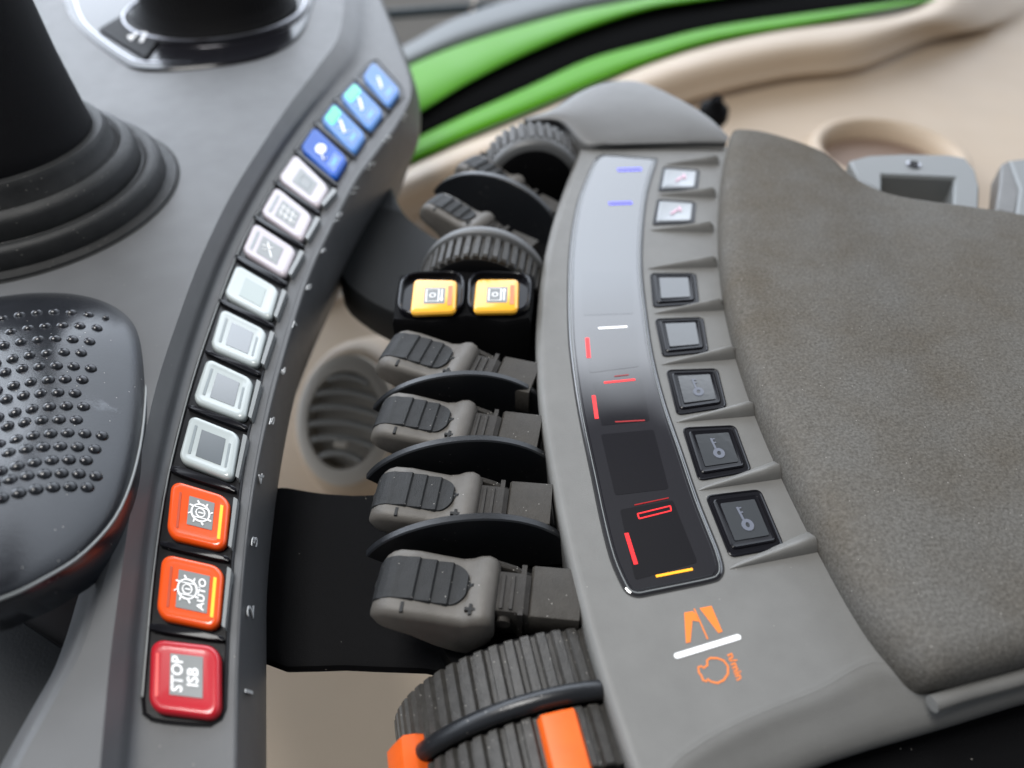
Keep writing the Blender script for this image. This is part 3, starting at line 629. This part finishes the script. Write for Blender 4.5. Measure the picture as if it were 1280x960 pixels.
# ================================================================== LEVERS
def sec(x, y0, y1, zt, zb, r, k=4):
    """rounded rectangle section in the yz plane"""
    pts = []
    for cy, cz, a0 in ((y1-r, zt-r, 0), (y0+r, zt-r, 90), (y0+r, zb+r, 180), (y1-r, zb+r, 270)):
        for i in range(k+1):
            t = R(a0+90*i/k); pts.append(Vector((x, cy+r*math.cos(t), cz+r*math.sin(t))))
    return pts
def ztop(x):
    pr = [(0,-.95),(.04,-.66),(.12,-.42),(.25,-.22),(.42,-.08),(.65,0),(1.2,-.02),(1.9,-.12),(2.5,-.20),(2.8,-.16),(3.05,0),(3.3,.05),(3.5,-.03),(3.62,-.25)]
    for (a, b), (c, d) in zip(pr, pr[1:]):
        if x <= c: return b+(d-b)*(x-a)/(c-a)
    return -.25
LW = 2.2
def make_lever():
    t = thing('control_lever', (0, 0, 0), 'x', 'control lever')
    st = [(0,.42,.5),(.04,.3,.7),(.12,.2,.9),(.25,.12,1.05),(.42,.06,1.1),(.65,.02,1.15),(1.2,0,1.35),(1.9,.02,1.9),(2.5,.03,2.2),(2.8,0,2.2),(3.05,0,1.9),(3.3,0,1.6),(3.5,.04,1.4),(3.62,.16,1.2)]
    rs = []
    for x, m_, dep in st:
        zt = ztop(x); zb = min(zt-0.25, -dep)
        rs.append(sec(x, -LW+m_, -m_, zt, zb, min(0.26, (zt-zb)*0.45)))
    bm = bmesh.new(); rings(bm, rs); obj('shell', bm, 'lever', t, angle=60, local=True)
    bm = bmesh.new(); prev = None; top = []; N = 66
    cx = -LW*0.47
    for i in range(N+1):
        x = 0.02+3.6*i/N
        hw = 0.72 if x < 2.2 else (0.72*math.sqrt(max(0, 1-((x-2.2)/0.62)**2)) if x < 2.82 else 0.0)
        hw = max(hw, 0.045)
        if x < 0.3: hw = 0.72-0.15*(0.3-x)/0.3
        saw = 0.0
        if 0.85 < x < 2.75: saw = 0.07*(((x-0.85)/0.475) % 1.0)
        dip = -0.03 if x > 2.93 else 0.03
        row = []
        for v in (-1, -.92, -.5, 0, .5, .92, 1):
            e = 0 if abs(v) < 0.95 else -0.12
            row.append(bm.verts.new((x-(0.03 if x < 0.3 else 0), cx+hw*v, ztop(x)+dip+saw+e+0.01*(1-v*v))))
        if prev:
            for a in range(6): bm.faces.new((prev[a], prev[a+1], row[a+1], row[a]))
        prev = row
    obj('grip_pad', bm, 'grip', t, angle=30, local=True)
    bm = bmesh.new(); box8(bm, [Vector((1.0, -LW+.10, 0)), Vector((1.09, -LW+.10, 0)), Vector((1.09, -LW+.40, 0)), Vector((1.0, -LW+.40, 0))], -0.3, 0.012)
    obj('minus_mark', bm, 'seam', t, local=True)
    bm = bmesh.new()
    px, py = 2.95, -LW+.38
    for a, b in (((.16), (.045)), ((.045), (.16))):
        box8(bm, [Vector((px-a, py-b, 0)), Vector((px+a, py-b, 0)), Vector((px+a, py+b, 0)), Vector((px-a, py+b, 0))], -0.3, 0.005+(0.004 if a > b else 0))
    obj('plus_mark', bm, 'seam', t, local=True)
    bm = bmesh.new()
    lathebm(Vector((0.10, cx, -0.50)), Vector((-0.8, 0, 0.6)), [(0.16, -0.05), (0.16, 0.02), (0.10, 0.02), (0.09, -0.03)], 16, bm)
    obj('tip_socket', bm, 'seam', t, local=True)
    bm = bmesh.new(); rs = [sec(x, -LW+0.55, -0.35, z1, -1.6, 0.1, 2) for x, z1 in ((3.5, -.4), (3.62, -.28), (4.4, -.30), (4.55, -.42))]
    rings(bm, rs)
    for xx in (3.72, 4.0): box8(bm, [Vector((xx, -LW+.62, 0)), Vector((xx+.09, -LW+.62, 0)), Vector((xx+.09, -.5, 0)), Vector((xx, -.5, 0))], -0.4, -0.22)
    lathebm(Vector((3.85, -LW+0.5, -0.75)), Vector((0, -1, 0)), [(0.22, -.2), (0.22, .1), (0.12, .1)], 16, bm)
    obj('stem', bm, 'stem', t, local=True)
    bm = bmesh.new(); box8(bm, [Vector((4.25, -LW+0.5, 0)), Vector((4.4, -LW+0.5, 0)), Vector((4.4, -.1, 0)), Vector((4.25, -.1, 0))], -1.6, -0.3)
    obj('stem_collar', bm, 'stem', t, local=True)
    bm = bmesh.new(); rs = [sec(x, -LW+0.55, 0.0, z1, -1.5, 0.06, 2) for x, z1 in ((4.55, -.50), (4.62, -.42), (6.0, -0.40))]
    rings(bm, rs); obj('slide_block', bm, 'slide', t, local=True)
    bm = tubebm([Vector((3.3, -0.02, -0.45)), Vector((4.0, -0.10, -0.6)), Vector((4.7, -0.25, -0.9))], 0.12, 8)
    tubebm([Vector((3.4, 0.0, -0.85)), Vector((4.5, -.05, -1.0))], 0.1, 8, bm)
    obj('link_rod', bm, 'stem', t, local=True)
    return t
LV = [  # far-left anchor px, far-right px, z, label, scale
 ((476,679),(627,693), 0.25, 'nearest of the four large grey levers, beside the big ribbed wheel'),
 ((473,577),(604,588), 0.25, 'second large grey lever from the near end, between two black divider discs'),
 ((478,484),(598,499), 0.25, 'third large grey lever from the near end, two below the yellow buttons'),
 ((491,405),(601,428), 0.25, 'farthest of the four large grey levers, directly below the yellow button pair'),
 ((546,234),(622,262), 0.1, 'small dark lever just beyond the middle ribbed thumbwheel'),
 ((592,186),(660,216), 0.1, 'small dark lever farthest up the row, tucked under the far thumbwheel')]
first = make_lever(); parts = list(first.children)
for k, (a, b, z, lab) in enumerate(LV):
    if k == 0: t = first
    else:
        t = first.copy(); C.objects.link(t)
        for ch in parts:
            c2 = ch.copy(); C.objects.link(c2); c2.parent = t
    pa, pb = P(*a, z), P(*b, z)
    d = pb-pa; s = d.length/3.62
    t.location = pa; t.rotation_euler = (0, R([0,0,0,0,4,4][k]), math.atan2(d.y, d.x)); t.scale = (s, s*(1.0 if k < 4 else 0.75), s)
    t['label'] = lab; t['group'] = 'control levers in the middle row'
# divider discs
def disc_outline():
    pts = []
    for i in range(25):
        th = R(156-(156-20)*i/24); pts.append((3.0+(4.35 if i < 13 else 3.7)*math.cos(th), -2.95+3.2*math.sin(th)))
    return pts+[(6.4, -3.0), (1.0, -3.0), (-0.1, -2.5)]
def plate(name, outline, th, m, r=0.05):
    bm = bmesh.new()
    def ring(ins, y):
        q = inset([Vector((x, z, 0)) for x, z in outline], ins); return [Vector((p.x, y, p.y)) for p in q]
    rings(bm, [ring(r, 0), ring(0, r), ring(0, th-r), ring(r, th)])
    return bm
DV = [((467,690),(700,676), 649, 'black divider disc between the nearest and second large levers'),
      ((467,585),(686,572), 551, 'black divider disc between the second and third large levers'),
      ((475,492),(672,486), 469, 'black divider disc between the third and farthest large levers'),
      ((546,214),(690,258), 224, 'black divider disc between the two small dark levers')]
dsrc = None
for k, (a, b, ytop, lab) in enumerate(DV):
    if dsrc is None:
        dsrc = obj('divider_disc', plate('d', disc_outline(), 0.32, 'disc'), 'disc', angle=40); o = dsrc
    else: o = dsrc.copy(); C.objects.link(o)
    pa, pb = P(*a, -0.4), P(*b, -0.4)
    d = pb-pa; s = d.length/6.6; rz = math.atan2(d.y, d.x)
    crest = P(a[0]*.46+b[0]*.54, ytop-3, 0.70)-Vector((0, 0.12, 0))
    o.rotation_euler = (0, 0, rz); o.scale = (s, s, s)
    o.location = crest-d.normalized()*(3.0*s)-Vector((0, 0, 0.25*s))
    tag(o, lab, 'divider disc', 'black divider discs between the levers')

# yellow pair
yb = thing('yellow_button_pair', P(580, 380, -2), 'black housing holding two yellow square buttons above the levers', 'button housing')
hz = 0.55
def hp_(pts, z): return [P(*p, z) for p in pts]
obj('housing', capbm(hp_([(499,343),(540,340),(580,337),(590,337),(630,339),(668,343),(667,372),(663,398),(630,404),(584,396),(540,404),(505,401),(490,400),(494,370)], hz-0.3), [(0, -3.2), (0.0, -0.2), (0.08, 0)]), 'black', yb)
for cs in ([(503,346),(582,343),(579,396),(496,398)], [(587,343),(665,346),(662,395),(584,396)]):
    q = [P(*p, hz-0.22) for p in cs]; o = rquad(q, 0.9, 6)
    bm = bmesh.new()
    rings(bm, [[p+Vector((0, 0, dz)) for p in inset(o, i_)] for i_, dz in ((0, -0.1), (0, 0.25), (0.07, 0.28), (0.12, 0.24), (0.16, 0.0))], True, True)
    obj('bezel', bm, 'gloss', yb)
for i, cs in enumerate((((517,348),(572,349),(570,389),(512,391)), ((595,348),(649,348),(648,388),(591,389)))):
    q = [P(*p, hz+0.14) for p in cs]
    b = obj('yellow_button', capbm(rquad(q, 0.3), [(0.04, -0.26), (0, -0.12), (0.05, -0.03), (0.13, 0)]), 'yellow', yb)
    zz = hz+0.15
    def fl(nm, cq, m, dz=0): return obj(nm, capbm([Vector((p.x, p.y, zz+dz)) for p in rquad(cq, 0.04, 3)], [(0, -0.03), (0, 0)]), m, b)
    fl('label_pane', sub(q, 0.28, 0.28, 0.74, 0.76), 'label')
    fl('amber_bar', sub(q, 0.80, 0.22, 0.90, 0.82), 'yellowslot')
    bm = strokebm([Vector((p.x, p.y, 0)) for p in sub(q, 0.33, 0.34, 0.60, 0.70)], 0.06, zz+0.02, 0.03, closed=True)
    strokebm([Vector((p.x, p.y, 0)) for p in circ(q, 0.465, 0.52, 0.06, 10)][:-1], 0.05, zz+0.02, 0.03, bm, closed=True)
    strokebm([bil(q, 0.67, 0.34), bil(q, 0.67, 0.70)], 0.06, zz+0.02, 0.03, bm)
    if i: strokebm([bil(q, 0.64, 0.42), bil(q, 0.67, 0.34), bil(q, 0.70, 0.42)], 0.05, zz+0.021, 0.03, bm)
    else: strokebm([bil(q, 0.64, 0.62), bil(q, 0.67, 0.70), bil(q, 0.70, 0.62)], 0.05, zz+0.021, 0.03, bm)
    obj('symbol', bm, 'white', b)

# thumbwheels: the axle lies along the row
def wheel(name, o, axis, r, w, ribs, label, flange=True):
    t = thing(name, o, label, 'thumbwheel', 'ribbed thumbwheels in the middle row')
    obj('ribbed_tyre', lathebm(o, axis, [(r-.25, 0), (r-.06, 0.0), (r, 0.06), (r, w-.06), (r-.06, w), (r-.25, w)], ribs*8, rib=(ribs, 0.11, {1, 2, 3, 4})), 'wheel', t, angle=40)
    if flange:
        obj('flange', lathebm(o, axis, [(r-.3, w-0.05), (r-.03, w+.02), (r-.10, w+.30), (r-.30, w+.52), (r-.7, w+.6)], 96), 'wheelflange', t, angle=60)
    obj('hub', lathebm(o, axis, [(r-.4, -0.12), (r-.18, -0.03), (r-.2, 0.1)], 64), 'black', t)
    return t
# middle wheel
ax = Vector((0.10, 1, 0)).normalized()
o = P(597, 317, 1.2); o.z = -1.75; r = 2.95
t = thing('thumbwheel', o, 'ribbed black thumbwheel directly above the yellow button pair', 'thumbwheel', 'ribbed thumbwheels in the middle row')
obj('ribbed_tyre', lathebm(o, ax, [(r-.35, 0), (r-.12, 0.0), (r-.03, 0.08), (r+.02, 1.45), (r-.2, 1.5)], 42*8, rib=(42, 0.16, {1, 2, 3})), 'wheel', t, angle=40)
obj('flange', lathebm(o, ax, [(r-.3, 1.4), (r+.10, 1.46), (r+.16, 1.56), (r+.10, 2.0), (r-.1, 2.25), (r-.5, 2.3)], 96), 'wheelflange', t, angle=60)
obj('hub', lathebm(o, ax, [(r-.6, -0.12), (r-.34, -0.03), (r-.3, 0.1)], 64), 'black', t)
o = P(668, 202, 0); ax2 = Vector((-0.05, 1, 0)).normalized()
t = thing('thumbwheel', (o.x, o.y, -1.6), 'ribbed black thumbwheel farthest up the row beside the grey corner cap', 'thumbwheel', 'ribbed thumbwheels in the middle row')
cw = Vector((o.x, o.y, -1.6)); r = 2.75
obj('flange', lathebm(cw, ax2, [(r-.5, -0.05), (r-.2, 0.0), (r-.05, .15), (r-.0, .55)], 96), 'wheelflange', t, angle=60)
obj('ribbed_tyre', lathebm(cw, ax2, [(r-.2, 0.55), (r+.05, 0.6), (r+.05, 2.3), (r-.2, 2.4)], 272, rib=(34, 0.2, {1, 2})), 'wheel', t, angle=40)
obj('hub', lathebm(cw, ax2, [(r-.8, -0.12), (r-.5, -0.06), (r-.4, 0.1)], 64), 'black', t)
# big near wheel
t = thing('ribbed_hand_wheel', (1.0, 12.4, -4), 'large ribbed black wheel with orange blocks at the near end of the row', 'hand wheel')
axw = Vector((-0.22, 1, 0)).normalized()
wc = P(700, 905, 0.0); r = 4.6; wc = Vector((wc.x-0.15, wc.y+0.78, -0.30-r))
def bigprof(y0, y1): return [(r-.5, y0), (r-.05, y0), (r, y0+.05), (r, y1-.05), (r-.05, y1), (r-.5, y1)]
obj('ribbed_tyre', lathebm(wc, axw, bigprof(0.15, 1.95), 60*8, rib=(60, 0.14, {1, 2, 3, 4})), 'wheel', t, angle=40)
obj('ribbed_tyre', lathebm(wc, axw, bigprof(-1.9, -0.3), 60*8, rib=(60, 0.14, {1, 2, 3, 4})), 'wheel', t, angle=40)
x_, y_, a_ = frame(axw)
arc = [wc+x_*((r+.08)*math.cos(R(th)))+y_*((r+.08)*math.sin(R(th))) for th in range(0, 361, 5)]
obj('guard_ring', tubebm(arc, 0.27, 14), 'disc', t, angle=60)
obj('core', lathebm(wc, axw, [(r-.45, -2.2), (r-.2, -2.0), (r-.2, 2.0), (r-.4, 2.1)], 64), 'black', t)
def orange_block(th0, th1, y0, y1, up=0.0):
    bm = bmesh.new(); rs = []
    for y, rr in ((y0, r-.2), (y0, r+.2+up), (y0+.08, r+.28+up), (y1-.08, r+.28+up), (y1, r+.2+up), (y1, r-.2)):
        ring = []
        for k in range(9):
            th = R(th0+(th1-th0)*k/8); e = 1 if 0 < k < 8 else 0.94
            ring.append(wc+x_*(rr*e*math.cos(th))+y_*(rr*e*math.sin(th))+a_*y)
        rs.append(ring)
    vs = rings(bm, rs, False, False, False)
    bm.faces.new(vs[0][::-1] if False else [v for v in vs[0]]+[v for v in reversed(vs[-1])])
    for side in (0, -1):
        bm.faces.new([v[side] for v in vs])
    return bm
obj('orange_marker', orange_block(0, 1, 0, 1) if False else orange_block(83, 97, -2.3, -0.42), 'orange', t, 'orange block on the near rib band')
obj('orange_marker', orange_block(24, 38, -0.5, 0.5, 0.38), 'orange', t, 'orange block at the left edge of the wheel')
for oo in [o for o in C.objects if o.name.startswith('orange_marker')]: oo['wheel'] = 1

# black carrier below the levers
cz = -3.6
hs = thing('lever_housing', P(500, 600, -8), 'black lever housing with two arms joining the left console and the levers', 'lever housing')
obj('near_arm', capbm(cat([P(*p, cz) for p in [(322,640),(332,612),(352,606),(375,609),(400,613),(440,616),(485,617),(520,640),(600,760),(590,842),(530,838),(430,834),(330,826),(322,730)]], 3, True), [(0.5, -1.2), (0.1, -0.5), (0, -0.25), (0.1, -0.06), (0.3, 0)]), 'black', hs)
obj('far_arm', capbm(cat([P(*p, cz) for p in [(480,215),(498,250),(518,276),(550,296),(600,310),(600,400),(520,400),(490,392),(455,374),(424,346),(425,310),(445,270)]], 3, True), [(0, -2), (0, -0.4), (0.2, -0.08), (0.5, 0)]), 'dark', hs)
obj('core', capbm([P(*p, -2.4) for p in [(600,190),(700,190),(728,250),(715,420),(700,500),(735,700),(790,960),(640,960),(548,800),(545,700),(545,560),(552,440),(560,340)]], [(0, -5), (0, 0)]), 'black', hs)

# ================================================================== CAB TRIM AND FAR BACKGROUND
trim = thing('cab_trim', P(700, 300, -24), 'blurred beige moulded cab trim below and behind the armrest', 'trim panel')
T0 = [(380,300),(440,258),(490,222),(560,190),(640,158),(740,115),(800,88),(875,63),(969,42),(1062,30),(1125,20),(1165,2),(1195,-40),(1220,-90)]
rows = []
for k, (dx, dy, z) in enumerate([(-2,-6,-20.5),(0,0,-18.2),(3,10,-17.4),(6,26,-18.0),(14,52,-20.5),(24,85,-22.5)]):
    rows.append([P(x+dx*(1 if x < 1100 else 1+(x-1100)*0.06), y+dy*(1 if x < 1100 else 0.55), z) for x, y in T0])
last = [(-200,700),(0,720),(200,740),(400,740),(560,700),(700,660),(820,620),(940,580),(1060,520),(1180,460),(1300,380),(1420,300),(1500,200),(1600,60)]
rows.append([P(x, y, -23.5) for x, y in last])
rows.append([P(x*0.9+60, 1100+0*y, -24.0) for x, y in last])
obj('moulded_sheet', grid(rows, 6, 4), 'beige', trim, angle=70)
# cup holder
cu = P(1112, 190, -20.5)
obj('cup_holder_rim', lathebm(cu, Vector((0, 0, 1)), [(9.6, -2.6), (9.0, -0.8), (8.5, 0.1), (7.9, 0.35), (7.4, 0.1), (7.2, -1.4), (7.1, -2.0), (6, -2.0)], 64), 'beige', trim, angle=60)
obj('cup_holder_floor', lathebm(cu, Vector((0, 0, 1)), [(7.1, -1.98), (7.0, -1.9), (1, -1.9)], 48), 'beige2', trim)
# vent pod and vent
vc = PL(432, 525, Vector((0, 34, -14)), Vector((0, S2, -S2)))
vd = (EYE-vc).normalized()
vx, vy, va = frame(vd)
vn = (vd+Vector((-0.30, 0, 0.0))).normalized()
vent = thing('air_vent', vc, 'round grey air vent with dark horizontal slats seen between the console and the levers', 'air vent')
sc_ = (vc-EYE).dot(Vector((0, S2, -S2)))/F      # cm per px
Rv = 66*sc_
obj('pod', lathebm(vc-vn*2.6, vn, [(Rv*1.9, -6), (Rv*1.75, -2.5), (Rv*1.62, 0), (Rv*1.45, 1.6), (Rv*1.22, 2.3), (Rv*1.0, 2.3), (Rv*0.97, 0.6)], 64), 'beige', vent, angle=70)
obj('outer_ring', lathebm(vc, vn, [(Rv*1.26, -0.8), (Rv*1.24, 0.1), (Rv*1.08, 0.35), (Rv*0.94, 0.35), (Rv*0.9, -0.2), (Rv*0.9, -1.5)], 64), 'ventring', vent, angle=60)
obj('back_plate', lathebm(vc, vn, [(Rv*0.93, -1.6), (Rv*0.92, -1.3), (Rv*0.5, -1.32)], 48), 'seam', vent)
sx, sy, sa = frame(vn)
for k in range(6):
    yy = (-0.72+0.29*k)*Rv; half = math.sqrt(max(0.05, (0.9*Rv)**2-yy*yy))
    path = [vc+sx*(half*t)+sy*(yy+0.10*Rv*(1-t*t))+sa*(0.22) for t in (-1, -.75, -.5, -.25, 0, .25, .5, .75, 1)]
    obj('slat', tubebm(path, 0.24, 8, flat=0.7), 'slat', vent)
obj('slat_knob', tubebm([vc+sx*(-0.5)+sy*(-0.45*Rv)+sa*0.5, vc+sx*(0.5)+sy*(-0.45*Rv)+sa*0.5], 0.25, 8), 'ventring', vent)
for ch in vent.children:      # the vent is oval: narrower across than it is tall
    for v in ch.data.vertices:
        q = v.co; q -= sx*(q.dot(sx)*0.24); v.co = q
# green bodywork with the black seal
gb = thing('green_fender', P(700, 60, -26), 'blurred green painted fender edge with a black rubber seal curving across the top', 'fender')
Ue = [(440,120),(480,100),(516,82),(569,60),(640,37),(719,15),(775,4),(860,-14),(1000,-40),(1200,-70)]
Bu = [(440,190),(480,163),(524,139),(587,101),(662,64),(737,34),(812,11),(880,0),(1000,-18),(1200,-45)]
Bl = [(440,215),(480,195),(524,172),(587,142),(662,109),(737,75),(812,54),(894,34),(1025,15),(1200,-8)]
Gl = [(440,240),(480,220),(530,196),(590,168),(665,137),(740,105),(812,77),(900,50),(1040,26),(1215,-8)]
def strip(a, b, za, zm, zb):
    m_ = [((x0+x1)/2, (y0+y1)/2) for (x0, y0), (x1, y1) in zip(a, b)]
    return grid([[P(*p, za-1.5) for p in a], [P(*p, za) for p in a], [P(*p, zm) for p in m_], [P(*p, zb) for p in b], [P(*p, zb-1.5) for p in b]], 4, 4)
obj('upper_panel', strip(Ue, Bu, -19, -17.6, -18), 'green', gb, angle=70)
obj('rubber_seal', strip(Bu, Bl, -19.3, -18.8, -19.2), 'seal', gb, angle=70)
obj('lower_lip', strip(Bl, Gl, -18.8, -18.0, -18.6), 'green', gb, angle=70)
Pe = [(430,85),(470,72),(505,58),(569,24),(640,0),(719,-22),(775,-33),(860,-50),(1000,-76),(1200,-105)]
pl_ = obj('grey_sill', strip(Pe, Ue, -21, -19, -20), 'pillar', gb, angle=70)
gnd = struct(obj('ground', capbm([Vector((-900, -400, -90)), Vector((900, -400, -90)), Vector((900, 3000, -90)), Vector((-900, 3000, -90))], [(0, -1), (0, 0)]), 'ground'))
for (x0, y0, x1, y1, w, lab) in ((430,22,640,6,9,'dark teal rail blurred in the far background'), (600,-30,590,14,4,'pale upright post blurred in the far background')):
    a, b = P(x0, y0, -40), P(x1, y1, -40)
    o = obj('background_rail' if w == 9 else 'background_post', tubebm([a, (a+b)/2, b], w*0.12, 10), 'teal' if w == 9 else 'beige'); tag(o, lab, 'rail' if w == 9 else 'post')
# black cable plug and grey bracket beyond the pad
kc = P(890, 146, -12)
bm = lathebm(kc, Vector((0, -.3, 1)), [(1.1, -8), (1.2, -0.5), (1.5, 0), (1.4, 0.9), (0.8, 1.4), (0.5, 2.2)], 24)
o = obj('black_plug', bm, 'black'); tag(o, 'small blurred black knob behind the grey corner cap', 'knob')
br = thing('belt_bracket', P(1140, 240, -3), 'grey plastic bracket with a screw and a slot beyond the arm pad', 'bracket')
zb = -0.5
opx = [(1062,200),(1085,194),(1130,192),(1185,193),(1207,197),(1220,212),(1225,232),(1224,262),(1192,262),(1193,222),(1103,218),(1103,240),(1075,225)]
obj('frame', capbm([P(*p, zb) for p in opx], [(0, -1.6), (0, -0.15), (0.12, 0)]), 'bracket', br)
obj('inner_bar', capbm([P(*p, zb-0.9) for p in [(1100,214),(1196,218),(1194,238),(1100,236)]], [(0, -0.6), (0, 0)]), 'dark', br)
sp_ = P(1142, 206, zb+0.02)
obj('screw', lathebm(sp_, Vector((0, 0, 1)), [(0.42, -0.1), (0.40, 0.06), (0.30, 0.1), (0.18, 0.03), (0.05, 0.03)], 24), 'chrome', br)
bm = bmesh.new(); strokebm([sp_+Vector((-.22, 0, 0)), sp_+Vector((.22, 0, 0))], 0.1, sp_.z+0.13, 0.06, bm); strokebm([sp_+Vector((0, -.22, 0)), sp_+Vector((0, .22, 0))], 0.1, sp_.z+0.132, 0.06, bm)
obj('screw_cross', bm, 'seam', br)
b2 = thing('end_bracket', P(1270, 240, -3), 'grey chamfered bracket cut by the right edge of the frame', 'bracket')
obj('face', capbm([P(*p, zb) for p in [(1262,200),(1300,196),(1340,196),(1340,275),(1270,270),(1275,235)]], [(0, -1.6), (0, -0.1), (0.1, 0)]), 'bracket', b2)
obj('chamfer', capbm([P(*p, zb-0.15) for p in [(1252,205),(1262,199),(1276,235),(1270,268),(1245,262),(1250,230)]], [(0, -1.3), (0, -0.1), (0.1, 0)]), 'cap', b2)

# ================================================================== WORLD, LAMPS, CAMERA
w = bpy.data.worlds.new('World'); sc.world = w; w.use_nodes = True
nt = w.node_tree; nt.nodes.clear()
outn = nt.nodes.new('ShaderNodeOutputWorld'); bg = nt.nodes.new('ShaderNodeBackground')
tc = nt.nodes.new('ShaderNodeTexCoord'); sep = nt.nodes.new('ShaderNodeSeparateXYZ'); nt.links.new(tc.outputs['Generated'], sep.inputs[0])
nz = nt.nodes.new('ShaderNodeTexNoise'); nz.inputs['Scale'].default_value = 3.2; nz.inputs['Detail'].default_value = 3; nt.links.new(tc.outputs['Generated'], nz.inputs['Vector'])
ma = nt.nodes.new('ShaderNodeMath'); ma.operation = 'MULTIPLY_ADD'; ma.inputs[1].default_value = 0.20
nt.links.new(nz.outputs['Fac'], ma.inputs[0]); nt.links.new(sep.outputs['Z'], ma.inputs[2])
rp = nt.nodes.new('ShaderNodeValToRGB'); nt.links.new(ma.outputs[0], rp.inputs['Fac'])
el_ = rp.color_ramp.elements; el_[0].position = 0.0; el_[0].color = (0.10, 0.09, 0.08, 1); el_[1].position = 0.06; el_[1].color = (0.80, 0.88, 1.0, 1)
for pos, col in ((0.70, (1.0, 1.09, 1.22, 1)), (0.78, (0.85, 0.9, 0.98, 1)), (0.84, (0.05, 0.05, 0.055, 1)), (1.0, (0.07, 0.07, 0.07, 1))):
    e = el_.new(pos); e.color = col
ry = nt.nodes.new('ShaderNodeMapRange'); ry.inputs['From Min'].default_value = -0.5; ry.inputs['From Max'].default_value = 0.6
ry.inputs['To Min'].default_value = 0.07; ry.inputs['To Max'].default_value = 1.0; nt.links.new(sep.outputs['Y'], ry.inputs['Value'])
mu = nt.nodes.new('ShaderNodeMath'); mu.operation = 'MULTIPLY'; mu.inputs[1].default_value = 3.8; nt.links.new(ry.outputs['Result'], mu.inputs[0])
rx = nt.nodes.new('ShaderNodeMapRange'); rx.inputs['From Min'].default_value = -0.6; rx.inputs['From Max'].default_value = 0.75
rx.inputs['To Min'].default_value = 1.35; rx.inputs['To Max'].default_value = 0.4; nt.links.new(sep.outputs['X'], rx.inputs['Value'])
m3 = nt.nodes.new('ShaderNodeMath'); m3.operation = 'MULTIPLY'; nt.links.new(mu.outputs[0], m3.inputs[0]); nt.links.new(rx.outputs['Result'], m3.inputs[1])
nt.links.new(rp.outputs['Color'], bg.inputs['Color']); nt.links.new(m3.outputs[0], bg.inputs['Strength']); nt.links.new(bg.outputs[0], outn.inputs[0])
def area(name, loc, target, size, power, col=(1, 1, 1)):
    l = bpy.data.lights.new(name, 'AREA'); l.shape = 'RECTANGLE'; l.size = size; l.size_y = size*0.7; l.energy = power; l.color = col
    o = bpy.data.objects.new(name, l); C.objects.link(o); o.location = Vector(loc)
    o.rotation_euler = (Vector(target)-Vector(loc)).to_track_quat('-Z', 'Y').to_euler(); return o
area('added_overhead_light', (-34, 16, 112), (0, 26, 0), 0.55, 15.0, (1.0, 0.985, 0.96))  # added unseen lamp for soft top-down light; the cab roof has no window here

cam = bpy.data.cameras.new('camera'); co = bpy.data.objects.new('camera', cam); C.objects.link(co)
co.location = EYE; co.rotation_euler = (R(45), 0, 0)
cam.sensor_width = 36; cam.lens = 36*F/1280; cam.clip_start = 0.01; cam.clip_end = 100
cam.dof.use_dof = True; cam.dof.focus_distance = 0.25; cam.dof.aperture_fstop = 6.2
sc.camera = co
sc.view_settings.view_transform = 'Standard'; sc.view_settings.look = 'None'; sc.view_settings.exposure = 0
sc.cycles.use_denoising = True
# centimetres -> metres
done = set()
for o in C.objects:
    o.location = o.location*0.01
    if o.type == 'MESH' and o.data.name not in done:
        done.add(o.data.name); o.data.transform(Matrix.Scale(0.01, 4))
